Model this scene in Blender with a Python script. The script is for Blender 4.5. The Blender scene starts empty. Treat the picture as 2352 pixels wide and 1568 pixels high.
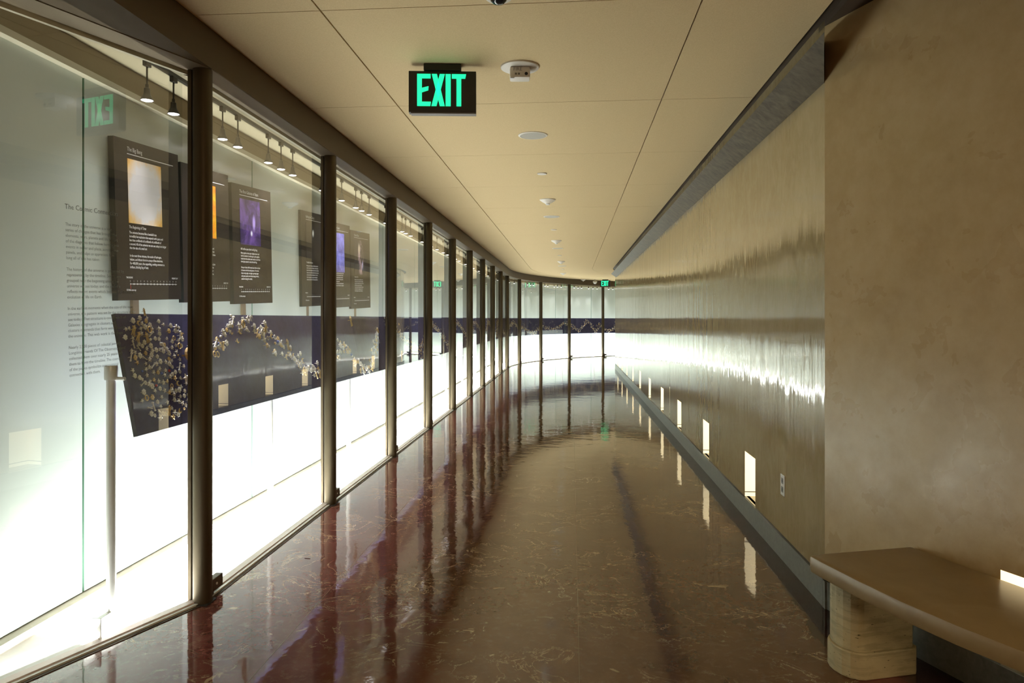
import bpy, bmesh, math, random
from mathutils import Vector, Matrix
random.seed(7)
SC = bpy.context.scene
COL = SC.collection
# ------------------------------------------------------------------ camera
cam = bpy.data.cameras.new('camera')
cam.sensor_width = 36; cam.lens = 36*1650/2352
cam.shift_y = -52/2352
cam.clip_start = .05
camo = bpy.data.objects.new('camera', cam); COL.objects.link(camo)
camo.location = (0, 0, 1.35); camo.rotation_euler = (math.pi/2, 0, 0)
SC.camera = camo
# ------------------------------------------------------------------ world, exposure
w = bpy.data.worlds.new('world'); SC.world = w; w.use_nodes = True
w.node_tree.nodes['Background'].inputs[0].default_value = (.9, .75, .5, 1)
w.node_tree.nodes['Background'].inputs[1].default_value = 0.0
SC.view_settings.view_transform = 'Standard'; SC.view_settings.look = 'None'
SC.view_settings.gamma = 1; SC.view_settings.use_curve_mapping = False
SC.view_settings.exposure = 0.0
cy = SC.cycles
cy.use_denoising = True
cy.use_adaptive_sampling = True; cy.adaptive_threshold = .08
cy.max_bounces = 6; cy.diffuse_bounces = 3; cy.glossy_bounces = 4; cy.transparent_max_bounces = 40
cy.sample_clamp_indirect = 6; cy.caustics_reflective = False; cy.caustics_refractive = False
FLOOR_GLOW = 15.0          # the lit glass floor of the display case
CASE_FILL_W = 26.0            # unseen area lights added behind the curb to brighten the frosted glass
NICHE_GLOW = .80          # the lit linings of the wall niches
SPOT_W = 32.0              # each track spotlight
def area_light(name, loc, rot, sx, sy, watts, col):
    l = bpy.data.lights.new(name, 'AREA'); l.shape = 'RECTANGLE'; l.size = sx; l.size_y = sy
    l.energy = watts; l.color = col
    o = bpy.data.objects.new(name, l); COL.objects.link(o); o.location = loc; o.rotation_euler = rot
    return o
# unseen warm area light added behind the photographer to brighten the near end
area_light('near_fill_light', (.3, -1.6, 2.66), (0, 0, 0), 1.6, 1.0, 95, (1, .76, .46))
# ------------------------------------------------------------------ plan of the corridor
T = math.atan(.083); S1 = 19.67; R = 8.9; W = 2.931; CEIL = 2.72; PITCH = 1.816; POST0 = 3.432
D0 = Vector((math.sin(T), math.cos(T))); N0 = Vector((math.cos(T), -math.sin(T))); A0 = Vector((-1.757, 0))
CEN = A0 + D0*S1 + N0*R
def P(s, off=0.0):
    if s <= S1: return A0 + D0*s + N0*off
    th = T + (s-S1)/R
    return CEN - Vector((math.cos(th), -math.sin(th)))*(R-off)
def head(s): return T if s <= S1 else T + (s-S1)/R
def svals(a, b, step=.3):
    v = [a]
    if b > S1:
        c = max(a, S1)
        if c > a: v.append(c)
        n = max(1, math.ceil((b-c)/step))
        v += [c+(b-c)*i/n for i in range(1, n+1)]
    else: v.append(b)
    return v
SEND = S1+17
# ------------------------------------------------------------------ object helpers
def tag(o, label=None, cat=None, group=None, kind=None):
    if label: o['label'] = label
    if cat: o['category'] = cat
    if group: o['group'] = group
    if kind: o['kind'] = kind
    return o
def empty(name, loc=(0, 0, 0), rotz=0):
    o = bpy.data.objects.new(name, None); COL.objects.link(o); o.location = loc; o.rotation_euler = (0, 0, rotz)
    o.empty_display_size = .1
    return o
class MB:
    def __init__(s): s.v = []; s.f = []; s.mi = []
    def quad(s, a, b, c, d, m=0):
        i = len(s.v); s.v += [tuple(a), tuple(b), tuple(c), tuple(d)]; s.f.append((i, i+1, i+2, i+3)); s.mi.append(m)
    def poly(s, pts, m=0):
        i = len(s.v); s.v += [tuple(p) for p in pts]; s.f.append(tuple(range(i, i+len(pts)))); s.mi.append(m)
    def box(s, lo, hi, m=0):
        x0, y0, z0 = lo; x1, y1, z1 = hi; i = len(s.v)
        s.v += [(x0,y0,z0),(x1,y0,z0),(x1,y1,z0),(x0,y1,z0),(x0,y0,z1),(x1,y0,z1),(x1,y1,z1),(x0,y1,z1)]
        for q in ((0,3,2,1),(4,5,6,7),(0,1,5,4),(1,2,6,5),(2,3,7,6),(3,0,4,7)): s.f.append(tuple(i+k for k in q)); s.mi.append(m)
    def prism(s, poly, z0, z1, m=0, zt=None):
        n = len(poly); i = len(s.v)
        s.v += [(p[0], p[1], z0) for p in poly] + [(p[0], p[1], z1) for p in poly]
        s.f.append(tuple(i+n-1-k for k in range(n))); s.f.append(tuple(i+n+k for k in range(n))); s.mi += [m, m]
        for k in range(n): s.f.append((i+k, i+(k+1) % n, i+n+(k+1) % n, i+n+k)); s.mi.append(m)
    def lathe(s, prof, seg=24, m=0, cx=0, cy=0, ex=1, ey=1):
        i = len(s.v)
        for r, z in prof:
            for k in range(seg):
                a = 2*math.pi*k/seg; s.v.append((cx+r*ex*math.cos(a), cy+r*ey*math.sin(a), z))
        for j in range(len(prof)-1):
            for k in range(seg):
                s.f.append((i+j*seg+k, i+j*seg+(k+1) % seg, i+(j+1)*seg+(k+1) % seg, i+(j+1)*seg+k)); s.mi.append(m)
        if prof[0][0] > 1e-5: s.f.append(tuple(i+seg-1-k for k in range(seg))); s.mi.append(m)
        if prof[-1][0] > 1e-5: s.f.append(tuple(i+(len(prof)-1)*seg+k for k in range(seg))); s.mi.append(m)
    def rings(s, rings, m=0, closed=True, caps=True):
        """loft a list of equal point rings"""
        n = len(rings[0]); i = len(s.v)
        for r in rings: s.v += [tuple(p) for p in r]
        for j in range(len(rings)-1):
            for k in range(n if closed else n-1):
                s.f.append((i+j*n+k, i+j*n+(k+1) % n, i+(j+1)*n+(k+1) % n, i+(j+1)*n+k)); s.mi.append(m)
        if caps and closed:
            s.f.append(tuple(i+n-1-k for k in range(n))); s.f.append(tuple(i+(len(rings)-1)*n+k for k in range(n))); s.mi += [m, m]
    def make(s, name, mats, parent=None, smooth=False, base=None, bevel=0, fixn=True, kind=None):
        if not isinstance(mats, (list, tuple)): mats = [mats]
        me = bpy.data.meshes.new(name)
        v = s.v if base is None else [(p[0]-base[0], p[1]-base[1], p[2]-base[2]) for p in s.v]
        me.from_pydata(v, [], s.f); me.update()
        for m in mats: me.materials.append(m)
        for p, k in zip(me.polygons, s.mi): p.material_index = k
        if fixn or bevel:
            bm = bmesh.new(); bm.from_mesh(me); bmesh.ops.remove_doubles(bm, verts=bm.verts, dist=1e-6)
            if fixn: bmesh.ops.recalc_face_normals(bm, faces=bm.faces)
            if bevel:
                ed = [e for e in bm.edges if len(e.link_faces) == 2 and e.calc_face_angle(0) > .6]
                bmesh.ops.bevel(bm, geom=ed, offset=bevel, segments=2, profile=.6, affect='EDGES')
            bm.to_mesh(me); bm.free()
        if smooth:
            for p in me.polygons: p.use_smooth = True
            try: me.set_sharp_from_angle(angle=math.radians(38))
            except Exception: pass
        o = bpy.data.objects.new(name, me); COL.objects.link(o)
        if parent: o.parent = parent
        if kind: o['kind'] = kind
        return o
def sweep_ring(s, prof): return [(*P(s, o), z) for o, z in prof]
def sweep(mb, a, b, prof, m=0, step=.3): mb.rings([sweep_ring(s, prof) for s in svals(a, b, step)], m)
def copy_tree(o, parent=None):
    c = o.copy(); COL.objects.link(c)
    if parent: c.parent = parent
    for ch in list(o.children): copy_tree(ch, c)
    return c
ORD = ['first','second','third','fourth','fifth','sixth','seventh','eighth','ninth','tenth','eleventh','twelfth','thirteenth','fourteenth','fifteenth','sixteenth','seventeenth','eighteenth','nineteenth','twentieth','twenty-first','twenty-second']
# ------------------------------------------------------------------ materials
def mat(name):
    m = bpy.data.materials.new(name); m.use_nodes = True
    return m, m.node_tree.nodes, m.node_tree.links, m.node_tree.nodes['Principled BSDF']
def simple(name, col, rough=.5, metal=0, spec=.5, emit=None, es=0, bump=None):
    m, n, l, b = mat(name)
    b.inputs['Base Color'].default_value = (*col, 1); b.inputs['Roughness'].default_value = rough
    b.inputs['Metallic'].default_value = metal; b.inputs['Specular IOR Level'].default_value = spec
    if emit: b.inputs['Emission Color'].default_value = (*emit, 1); b.inputs['Emission Strength'].default_value = es
    tc = n.new('ShaderNodeTexCoord'); nz = n.new('ShaderNodeTexNoise'); nz.inputs['Scale'].default_value = 40 if bump is None else bump[0]
    nz.inputs['Detail'].default_value = 4
    l.new(tc.outputs['Object'], nz.inputs['Vector'])
    bp = n.new('ShaderNodeBump'); bp.inputs['Strength'].default_value = .1 if bump is None else bump[1]; bp.inputs['Distance'].default_value = .001 if bump is None else bump[2]
    l.new(nz.outputs['Fac'], bp.inputs['Height']); l.new(bp.outputs['Normal'], b.inputs['Normal'])
    return m
class NT:
    """tiny node helper"""
    def __init__(s, m): s.n = m.node_tree.nodes; s.l = m.node_tree.links
    def new(s, t, **k):
        x = s.n.new('ShaderNode'+t)
        for a, b in k.items(): setattr(x, a, b)
        return x
    def put(s, sock, v):
        if isinstance(v, bpy.types.NodeSocket): s.l.new(v, sock)
        else: sock.default_value = v
    def pos(s): return s.new('NewGeometry').outputs['Position']
    def objc(s): return s.new('TexCoord').outputs['Object']
    def scale(s, v, sc, rot=(0, 0, 0)):
        x = s.new('Mapping'); s.l.new(v, x.inputs['Vector']); x.inputs['Scale'].default_value = sc; x.inputs['Rotation'].default_value = rot
        return x.outputs[0]
    def noise(s, v, sc, det=3, rough=.5, dist=0):
        x = s.new('TexNoise'); s.l.new(v, x.inputs['Vector']); x.inputs['Scale'].default_value = sc
        x.inputs['Detail'].default_value = det; x.inputs['Roughness'].default_value = rough; x.inputs['Distortion'].default_value = dist
        return x.outputs['Fac']
    def math(s, op, a, b=0.0, clamp=False):
        x = s.new('Math', operation=op, use_clamp=clamp); s.put(x.inputs[0], a); s.put(x.inputs[1], b); return x.outputs[0]
    def ramp(s, v, stops):
        x = s.new('ValToRGB'); s.put(x.inputs[0], v); e = x.color_ramp.elements
        while len(e) < len(stops): e.new(.5)
        for k, (p, c) in enumerate(stops): e[k].position = p; e[k].color = (*c, 1) if len(c) == 3 else c
        return x.outputs[0]
    def mix(s, f, a, b):
        x = s.new('Mix', data_type='RGBA'); s.put(x.inputs[0], f)
        for sk, v in ((x.inputs[6], a), (x.inputs[7], b)): s.put(sk, (*v, 1) if isinstance(v, tuple) and len(v) == 3 else v)
        return x.outputs[2]
    def mapr(s, v, a, b, c=0, d=1):
        x = s.new('MapRange'); s.put(x.inputs[0], v); x.inputs[1].default_value = a; x.inputs[2].default_value = b; x.inputs[3].default_value = c; x.inputs[4].default_value = d
        x.interpolation_type = 'SMOOTHSTEP'
        return x.outputs[0]
    def bump(s, h, strength, dist, normal=None):
        x = s.new('Bump'); s.l.new(h, x.inputs['Height']); x.inputs['Strength'].default_value = strength; x.inputs['Distance'].default_value = dist
        if normal: s.l.new(normal, x.inputs['Normal'])
        return x.outputs[0]
def m_floor():
    m, n, l, b = mat('polished_brown_stone'); q = NT(m); p = q.pos()
    # distance across the corridor, measured from the line of posts
    dt = q.new('VectorMath', operation='DOT_PRODUCT'); l.new(p, dt.inputs[0]); dt.inputs[1].default_value = (N0.x, N0.y, 0)
    off = q.math('SUBTRACT', dt.outputs['Value'], A0.x*N0.x)
    al = q.new('SeparateXYZ'); l.new(p, al.inputs[0])
    big = q.noise(p, 1.1, 4, .6, .6)
    base = q.ramp(q.noise(p, 2.3, 6, .65, .5), [(.3, (.085, .033, .011)), (.5, (.118, .052, .020)), (.7, (.152, .074, .032))])
    red = q.math('ADD', off, q.math('MULTIPLY', q.math('SUBTRACT', big, .5), 1.6))
    base = q.mix(q.mapr(red, .75, 1.35, 1, 0), base, q.ramp(q.noise(p, 3.1, 5, .6, .4), [(.3, (.105, .024, .021)), (.7, (.15, .052, .042))]))
    # fine clouding
    base = q.mix(q.mapr(q.noise(p, 26, 5, .7, .3), .48, .72, 0, .5), base, (.20, .12, .075))
    # pale breccia veins
    vs = q.scale(p, (1, 1.15, 1))
    v1 = q.noise(vs, 3.4, 7, .62, 1.1)
    vein = q.math('MULTIPLY', q.mapr(q.math('ABSOLUTE', q.math('SUBTRACT', v1, .5)), .0, .010, 1, 0), q.mapr(q.noise(p, 1.7, 3, .5, .4), .43, .56, 0, 1))
    patch = q.math('MULTIPLY', q.mapr(q.noise(vs, 7.5, 6, .6, 1.6), .63, .67, 0, 1), q.mapr(q.noise(p, 2.2, 2, .5), .48, .60, 0, 1))
    base = q.mix(q.math('MULTIPLY', q.math('ADD', vein, patch, True), .85), base, (.44, .34, .20))
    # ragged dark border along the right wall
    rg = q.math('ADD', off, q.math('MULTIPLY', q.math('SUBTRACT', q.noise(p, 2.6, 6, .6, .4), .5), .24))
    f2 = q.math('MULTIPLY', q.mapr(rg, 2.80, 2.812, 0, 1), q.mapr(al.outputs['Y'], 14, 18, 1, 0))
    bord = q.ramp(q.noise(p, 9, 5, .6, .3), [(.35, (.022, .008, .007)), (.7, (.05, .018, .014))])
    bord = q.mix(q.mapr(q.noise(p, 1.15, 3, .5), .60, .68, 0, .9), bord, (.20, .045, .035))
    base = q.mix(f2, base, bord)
    l.new(base, b.inputs['Base Color'])
    r = q.math('ADD', .015, q.math('MULTIPLY', q.noise(p, 4, 4, .6), .075)); l.new(r, b.inputs['Roughness'])
    b.inputs['IOR'].default_value = 1.56
    nb = q.bump(q.noise(p, 2.6, 2, .5), .5, .0040)
    nb = q.bump(q.noise(p, 9.0, 3, .55), .6, .0013, nb)
    nb = q.bump(q.noise(p, 40, 2, .5), .25, .0002, nb)
    l.new(nb, b.inputs['Normal'])
    return m
def m_plaster(name, streak):
    m, n, l, b = mat(name); q = NT(m); p = q.pos()
    c = q.noise(p, 1.3 if streak else 2.6, 9, .62 if streak else .68, 0)
    base = q.ramp(c, [(.3, (.27, .19, .082)), (.5, (.305, .225, .108)), (.7, (.34, .26, .14))] if streak else [(.22, (.36, .245, .105)), (.5, (.43, .31, .15)), (.78, (.50, .38, .215))])
    fine = q.noise(q.scale(p, (1, 1, .55) if streak else (1, 1, 1)), 14, 6, .65, 1.2 if streak else 0)
    base = q.mix(q.mapr(fine, .25, .8, 0, .4), base, (.42, .34, .20) if streak else (.52, .40, .24))
    l.new(base, b.inputs['Base Color'])
    b.inputs['IOR'].default_value = 1.68 if streak else 1.42
    if streak:
        sv = q.scale(p, (1, 1, .10))
        h1 = q.noise(sv, 7.0, 3, .55); h2 = q.noise(q.scale(p, (1, 1, .5)), 1.5, 2, .5)
        nb = q.bump(h2, .6, .010); nb = q.bump(h1, .9, .0040, nb)
        nb = q.bump(q.noise(p, 22, 3, .6, .8), .25, .0006, nb)
        l.new(q.math('ADD', .0, q.math('MULTIPLY', q.noise(sv, 9, 3, .6), .13)), b.inputs['Roughness'])
    else:
        nb = q.bump(q.noise(p, 2.2, 3, .55, 0), .5, .006)
        nb = q.bump(q.noise(p, 15, 6, .62, .3), .5, .0020, nb)
        l.new(q.math('ADD', .16, q.math('MULTIPLY', q.noise(p, 5, 4, .6, .3), .30)), b.inputs['Roughness'])
    l.new(nb, b.inputs['Normal'])
    return m
def m_ceiling():
    m, n, l, b = mat('tan_ceiling_panel'); q = NT(m); p = q.pos()
    base = q.ramp(q.noise(p, 180, 2, .5), [(.3, (.63, .475, .265)), (.7, (.70, .54, .315))])
    l.new(base, b.inputs['Base Color']); b.inputs['Roughness'].default_value = .85; b.inputs['Specular IOR Level'].default_value = .15
    l.new(q.bump(q.noise(p, 260, 2, .5), .2, .0006), b.inputs['Normal'])
    return m
def m_glass():
    m, n, l, b = mat('clear_glass'); q = NT(m)
    n.remove(b); out = n['Material Output']
    fr = q.new('Fresnel'); fr.inputs['IOR'].default_value = 1.5
    r2 = q.math('DIVIDE', q.math('MULTIPLY', fr.outputs[0], 2.0), q.math('ADD', fr.outputs[0], 1.0))
    g = q.new('NewGeometry'); f = q.math('MULTIPLY', r2, q.math('SUBTRACT', 1.0, g.outputs['Backfacing']))
    t = q.new('BsdfTransparent'); t.inputs[0].default_value = (.975, .99, .98, 1)
    gl = q.new('BsdfGlossy'); gl.inputs['Roughness'].default_value = .0; gl.inputs['Color'].default_value = (1, 1, 1, 1)
    nz = q.noise(q.pos(), 1.0, 1, .4); l.new(q.bump(nz, .3, .0012), gl.inputs['Normal'])
    mx = q.new('MixShader'); l.new(f, mx.inputs[0]); l.new(t.outputs[0], mx.inputs[1]); l.new(gl.outputs[0], mx.inputs[2])
    l.new(mx.outputs[0], out.inputs[0])
    return m
def m_frost():
    m, n, l, b = mat('frosted_glass'); q = NT(m); p = q.pos()
    base = q.ramp(q.noise(p, .8, 2, .5), [(.3, (.53, .59, .53)), (.7, (.57, .62, .565))])
    l.new(base, b.inputs['Base Color']); b.inputs['Roughness'].default_value = .28
    return m
def m_metal(name, col, rough, metal=1.0):
    m, n, l, b = mat(name); q = NT(m); p = q.objc()
    s = q.noise(q.scale(p, (1, 1, .05)), 60, 3, .6)
    l.new(q.mix(q.mapr(s, .3, .7, 0, .25), tuple(col), tuple(c*.7 for c in col)), b.inputs['Base Color'])
    b.inputs['Metallic'].default_value = metal
    l.new(q.math('ADD', rough-.04, q.math('MULTIPLY', s, .1)), b.inputs['Roughness'])
    return m
def m_emit(name, col, s):
    m, n, l, b = mat(name)
    b.inputs['Base Color'].default_value = (*[min(1, c) for c in col], 1)
    b.inputs['Emission Color'].default_value = (*col, 1); b.inputs['Emission Strength'].default_value = s
    return m
def m_stone(name, a, bcol, scale=6, rough=.3, pits=False, bright=None):
    m, n, l, b = mat(name); q = NT(m); p = q.pos()
    if isinstance(scale, tuple): base = q.ramp(q.noise(q.scale(p, scale), 1, 5, .6, .3), [(.3, a), (.7, bcol)])
    else: base = q.ramp(q.noise(p, scale, 6, .65, .8), [(.3, a), (.7, bcol)])
    if pits:
        ly = q.noise(q.scale(p, (1, 1, 7)), 7, 5, .65, .3)
        base = q.mix(q.mapr(ly, .45, .62, 0, .5), base, tuple(c*.62 for c in a))
        pit = q.mapr(q.noise(q.scale(p, (1, 1, 3.2)), 38, 3, .6), .66, .72, 0, 1)
        base = q.mix(pit, base, tuple(c*.28 for c in a))
        l.new(q.bump(q.math('SUBTRACT', 1.0, pit), .8, .003), b.inputs['Normal'])
    l.new(base, b.inputs['Base Color']); b.inputs['Roughness'].default_value = rough
    return m
M = {}
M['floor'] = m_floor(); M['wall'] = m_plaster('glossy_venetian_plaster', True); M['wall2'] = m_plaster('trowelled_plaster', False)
M['ceil'] = m_ceiling(); M['glass'] = m_glass(); M['frost'] = m_frost()
M['bronze'] = m_metal('dark_bronze', (.085, .062, .034), .46, .6)
M['beam'] = simple('dark_brown_beam', (.095, .060, .025), .5)
M['flange'] = simple('taupe_soffit', (.22, .165, .105), .5)
M['mould'] = m_stone('streaked_dark_plaster', (.050, .036, .019), (.125, .095, .055), (22, 22, 3), .5)
M['mould'].node_tree.nodes['Principled BSDF'].inputs['Specular IOR Level'].default_value = .22
M['black'] = simple('black_gap', (.012, .009, .006), .6)
M['gapbrown'] = simple('dark_brown_reveal', (.05, .03, .015), .6)
M['casec'] = simple('cream_case_ceiling', (.42, .36, .23), .6)
M['tanf'] = simple('tan_header', (.25, .19, .10), .6)
M['cream'] = simple('cream_ledge', (.55, .50, .37), .45)
M['lit'] = m_emit('glowing_floor_glass', (.97, 1.0, .965), FLOOR_GLOW)
M['sill'] = m_stone('tan_sill_stone', (.50, .43, .33), (.62, .56, .45), 5, .35)
M['strip'] = simple('brown_divider', (.22, .15, .09), .2)
M['whitestone'] = m_stone('white_marble', (.78, .75, .69), (.92, .90, .87), 5, .3)
M['pink'] = m_stone('pink_curb_stone', (.86, .68, .63), (.95, .82, .77), 9, .25)
M['edge'] = simple('green_glass_edge', (.20, .38, .28), .25)
M['base'] = m_stone('grey_base_stone', (.16, .165, .15), (.24, .245, .225), 30, .35)
M['steel'] = m_metal('brushed_steel', (.84, .83, .80), .30, .25)
M['navy'] = m_stone('navy_board_fabric', (.062, .062, .19), (.09, .09, .25), 14, .7)
M['navyedge'] = simple('dark_board_edge', (.02, .02, .035), .5)
M['panel'] = simple('black_print_panel', (.030, .023, .021), .32)
M['paneledge'] = simple('panel_edge_black', (.01, .01, .008), .5)
M['white'] = simple('white_print', (.85, .85, .85), .5)
M['greytext'] = simple('grey_lettering', (.25, .27, .25), .7)
M['lampblack'] = simple('lamp_black_metal', (.035, .03, .022), .4)
M['bulb'] = m_emit('bulb_face', (1, .93, .97), 14)
M['whitepl'] = simple('white_plastic', (.74, .68, .60), .45)
M['greygrille'] = simple('grey_speaker_grille', (.46, .43, .37), .7)
M['signblack'] = simple('sign_black', (.018, .013, .008), .45)
M['signgrey'] = simple('sign_grey_edge', (.16, .14, .12), .5)
M['exit'] = m_emit('exit_green', (.015, 1, .46), 1.05)
M['darkglass'] = simple('dark_lens', (.02, .02, .02), .1)
M['niche'] = m_emit('lit_alabaster', (1, .90, .66), NICHE_GLOW)
M['travertine'] = m_stone('travertine', (.50, .42, .24), (.62, .54, .34), 9, .55, True)
M['benchtop'] = m_stone('honed_bench_stone', (.24, .165, .072), (.30, .215, .105), 5, .36)
M['silver'] = m_metal('rhinestone_silver', (.97, .94, .90), .30, .25)
M['gold'] = m_metal('brooch_gold', (.92, .68, .34), .32, .35)
M['gem'] = simple('red_gem', (.75, .06, .06), .1)
M['gem2'] = simple('blue_gem', (.12, .2, .75), .1)
M['redink'] = simple('red_print', (.7, .08, .06), .5)
# ------------------------------------------------------------------ floor
mb = MB(); mb.poly([(-3.4, -4, 0), (4.2, -4, 0), (4.2, 10, 0), (-3.4, 10, 0)])
fl = MB()
fl.poly([(-3.4, -4, 0), (4.2, -4, 0), (4.2, P(10, W+.35).y, 0), (*P(10, W+.35), 0), (*P(10, -.9), 0), (-3.4, P(10, -.9).y, 0)])
prev = None
for s in svals(10, SEND):
    cur = [(*P(s, o), 0) for o in (-.9, 0, .8, 1.6, 2.4, W+.35)]
    if prev:
        for k in range(5): fl.quad(prev[k], prev[k+1], cur[k+1], cur[k])
    prev = cur
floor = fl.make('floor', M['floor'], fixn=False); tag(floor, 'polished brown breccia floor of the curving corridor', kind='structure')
me = floor.data; me.flip_normals() if me.polygons[0].normal.z < 0 else None
# thin pale dividing strips set in the floor
for off in (.55, 1.78):
    d = MB()
    sweep(d, 1.5, SEND, [(off-.0012, .0002), (off+.0012, .0002), (off+.0012, .0006), (off-.0012, .0006)])
    d.make('divider_strip', M['strip'], floor)
# the case floor : glowing glass panels, white marble at the near end, tan sill
NEAR = [Vector((-1.476, 3.41)), Vector((-2.27, 1.75))]         # near line of the case, bending away from the corridor at the first post
nd = (NEAR[1]-NEAR[0]).normalized()
def near_pt(y, off=0): # point on the bent near line
    t = (y-NEAR[0].y)/nd.y; p = NEAR[0]+nd*t
    return p + Vector((-nd.y, nd.x))*off
Z1 = .012
lp = MB()
a = near_pt(2.93, -.04); lp.prism([a, P(3.43, -.05), P(3.43, -.52), P(3.02, -.52)], .001, Z1)
lp.make('light_panel', M['lit'], floor)
s = 3.43
while s < SEND-.1:
    e = min(s+PITCH, SEND); d = MB()
    sweep(d, s+.002, e-.002, [(-.52, .001), (-.05, .001), (-.05, Z1), (-.52, Z1)]); d.make('light_panel', M['lit'], floor); s = e
d = MB()
d.prism([near_pt(2.925, -.04), P(3.015, -.52), P(1.2, -.52), near_pt(2.1, -.04)], .001, Z1)
d.make('marble_slab', M['whitestone'], floor)
k = -1  # added fill: one unseen strip light per bay, aimed at the back glass
while 3.45+PITCH*(k+1) < SEND-.5:
    sm = 3.45+PITCH*(k+.5); h = head(sm)
    if k < 0: h = math.atan2(-nd.x, -nd.y)
    u = Vector((math.sin(h), math.cos(h), 0)); n_ = Vector((math.cos(h), -math.sin(h), 0))
    dr = (-n_*.80+Vector((0, 0, .60))).normalized(); zz = -dr; yy = zz.cross(u).normalized()
    l = bpy.data.lights.new('case_fill_light', 'AREA'); l.shape = 'RECTANGLE'; l.size = 1.7 if k >= 0 else 1.1; l.size_y = .03; l.energy = CASE_FILL_W if k >= 0 else 6.5; l.color = (.97, 1, .965)
    lo = bpy.data.objects.new('case_fill_light', l); COL.objects.link(lo); p = P(sm, -.085) if k >= 0 else near_pt(2.80, -.07)
    lo.matrix_world = Matrix(((u.x, yy.x, zz.x, p.x), (u.y, yy.y, zz.y, p.y), (u.z, yy.z, zz.z, .035), (0, 0, 0, 1))); k += 1
# ------------------------------------------------------------------ left wall : frosted back glass
wl = empty('wall_left', (*P(3.4, -.57), 0)); tag(wl, 'frosted pale green glass back wall of the display case', kind='structure')
bz = (*P(3.4, -.57), 0)
joint0 = 3.432-.042
d = MB(); sweep(d, .5, SEND, [(-.60, .0), (-.52, .0), (-.52, .045), (-.60, .045)]); d.make('sill', M['sill'], wl, base=bz)
d = MB(); sweep(d, .5, SEND, [(-.63, .0), (-.60, .0), (-.60, 2.66), (-.63, 2.66)]); d.make('backing', M['edge'], wl, base=bz)
for k in range(-2, 19):
    a, b_ = joint0+k*PITCH, joint0+(k+1)*PITCH
    a = max(a, .5)
    if b_ > SEND or b_ < 1: continue
    d = MB(); sweep(d, a+.007, b_-.007, [(-.585, .05), (-.57, .05), (-.57, 2.50), (-.585, 2.50)])
    o = d.make('frosted_panel', [M['frost'], M['edge']], wl, base=bz)
    for p in o.data.polygons:
        n2 = p.normal
        if abs(n2.z) > .7: p.material_index = 1
        else:
            c = p.center; sm = head((a+b_)/2)
            if abs(n2.x*math.sin(sm)+n2.y*math.cos(sm)) > .9: p.material_index = 1
d = MB(); sweep(d, .5, SEND, [(-.60, 2.50), (-.53, 2.50), (-.53, 2.53), (-.60, 2.53)]); d.make('ledge', M['cream'], wl, base=bz)
d = MB(); sweep(d, .5, SEND, [(-.60, 2.53), (-.56, 2.53), (-.56, 2.68), (-.60, 2.68)]); d.make('header', M['tanf'], wl, base=bz)
d = MB(); sweep(d, -4.2, .6, [(-.63, 0), (-.57, 0), (-.57, 2.72), (-.63, 2.72)]); d.make('plaster_end', M['wall2'], wl, base=bz)
# ------------------------------------------------------------------ ceiling
ce = empty('ceiling', (0, 6, CEIL)); tag(ce, 'tan panelled ceiling of the corridor', kind='structure')
cb = (0, 6, CEIL)
cols = [(.052, .633), (.641, 2.308), (2.316, 2.872)]
s = 3.26-4*1.436
while s < SEND-.5:
    for a, b_ in cols:
        d = MB(); sweep(d, s+.0025, s+1.436-.0025, [(a, CEIL), (b_, CEIL), (b_, CEIL+.03), (a, CEIL+.03)])
        d.make('ceiling_panel', M['ceil'], ce, base=cb)
    s += 1.436
# dark backing above the joints and the dark reveal over the right wall
d = MB(); sweep(d, -4.2, SEND, [(-1.0, CEIL+.035), (W+.3, CEIL+.035), (W+.3, CEIL+.06), (-1.0, CEIL+.06)]); d.make('backing', M['gapbrown'], ce, base=cb)
d = MB(); sweep(d, -4.2, SEND, [(-.62, 2.66), (-.08, 2.66), (-.08, 2.68), (-.62, 2.68)]); d.make('case_ceiling', M['casec'], ce, base=cb)
d = MB(); sweep(d, -4.2, SEND, [(2.872, CEIL+.028), (W+.01, CEIL+.028), (W+.01, CEIL+.034), (2.872, CEIL+.034)]); d.make('reveal', M['gapbrown'], ce, base=cb)
d = MB(); d.prism([P(3.7, W), P(-4, W), (4.0, -4.0), (4.0, 3.3)], CEIL-.003, CEIL+.03); d.make('side_ceiling', M['gapbrown'], ce, base=cb)
# ------------------------------------------------------------------ beam over the glass
tr = empty('trim_1', (*P(POST0), 2.534)); tag(tr, 'dark bronze-brown beam running over the glass front', kind='structure'); tb = (*P(POST0), 2.534)
d = MB(); sweep(d, -4.2, SEND, [(.05, 2.536), (.05, CEIL+.01), (.03, CEIL+.01), (.03, 2.536)]); d.make('fascia', M['beam'], tr, base=tb)
d = MB(); sweep(d, POST0, SEND, [(.046, 2.534), (-.075, 2.534), (-.075, 2.70), (.046, 2.70)]); d.make('soffit', M['flange'], tr, base=tb)
def npoly(off): return [near_pt(y, off) for y in (1.6,)]
d = MB()
n0, n1 = NEAR[0], near_pt(1.2)
nn = Vector((-nd.y, nd.x))          # towards the corridor?
if nn.x < 0: nn = -nn
d.prism([n0+nn*.05, n0-nn*.07, n1-nn*.07, n1+nn*.05], 2.534, 2.69); d.make('soffit', M['flange'], tr, base=tb)
d = MB(); d.prism([n0+nn*.052, n1+nn*.052, P(1.0, .045), P(POST0, .045)], 2.538, 2.56); d.make('infill_soffit', M['beam'], tr, base=tb)
hc = empty('trim_2', (*P(POST0, -.09), 2.5)); tag(hc, 'cream metal channel along the head of the glass', kind='structure'); hb = (*P(POST0, -.09), 2.5)
d = MB(); sweep(d, POST0, SEND, [(-.078, 2.515), (-.095, 2.515), (-.095, 2.548), (-.078, 2.548)]); d.make('channel', M['cream'], hc, base=hb)
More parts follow.
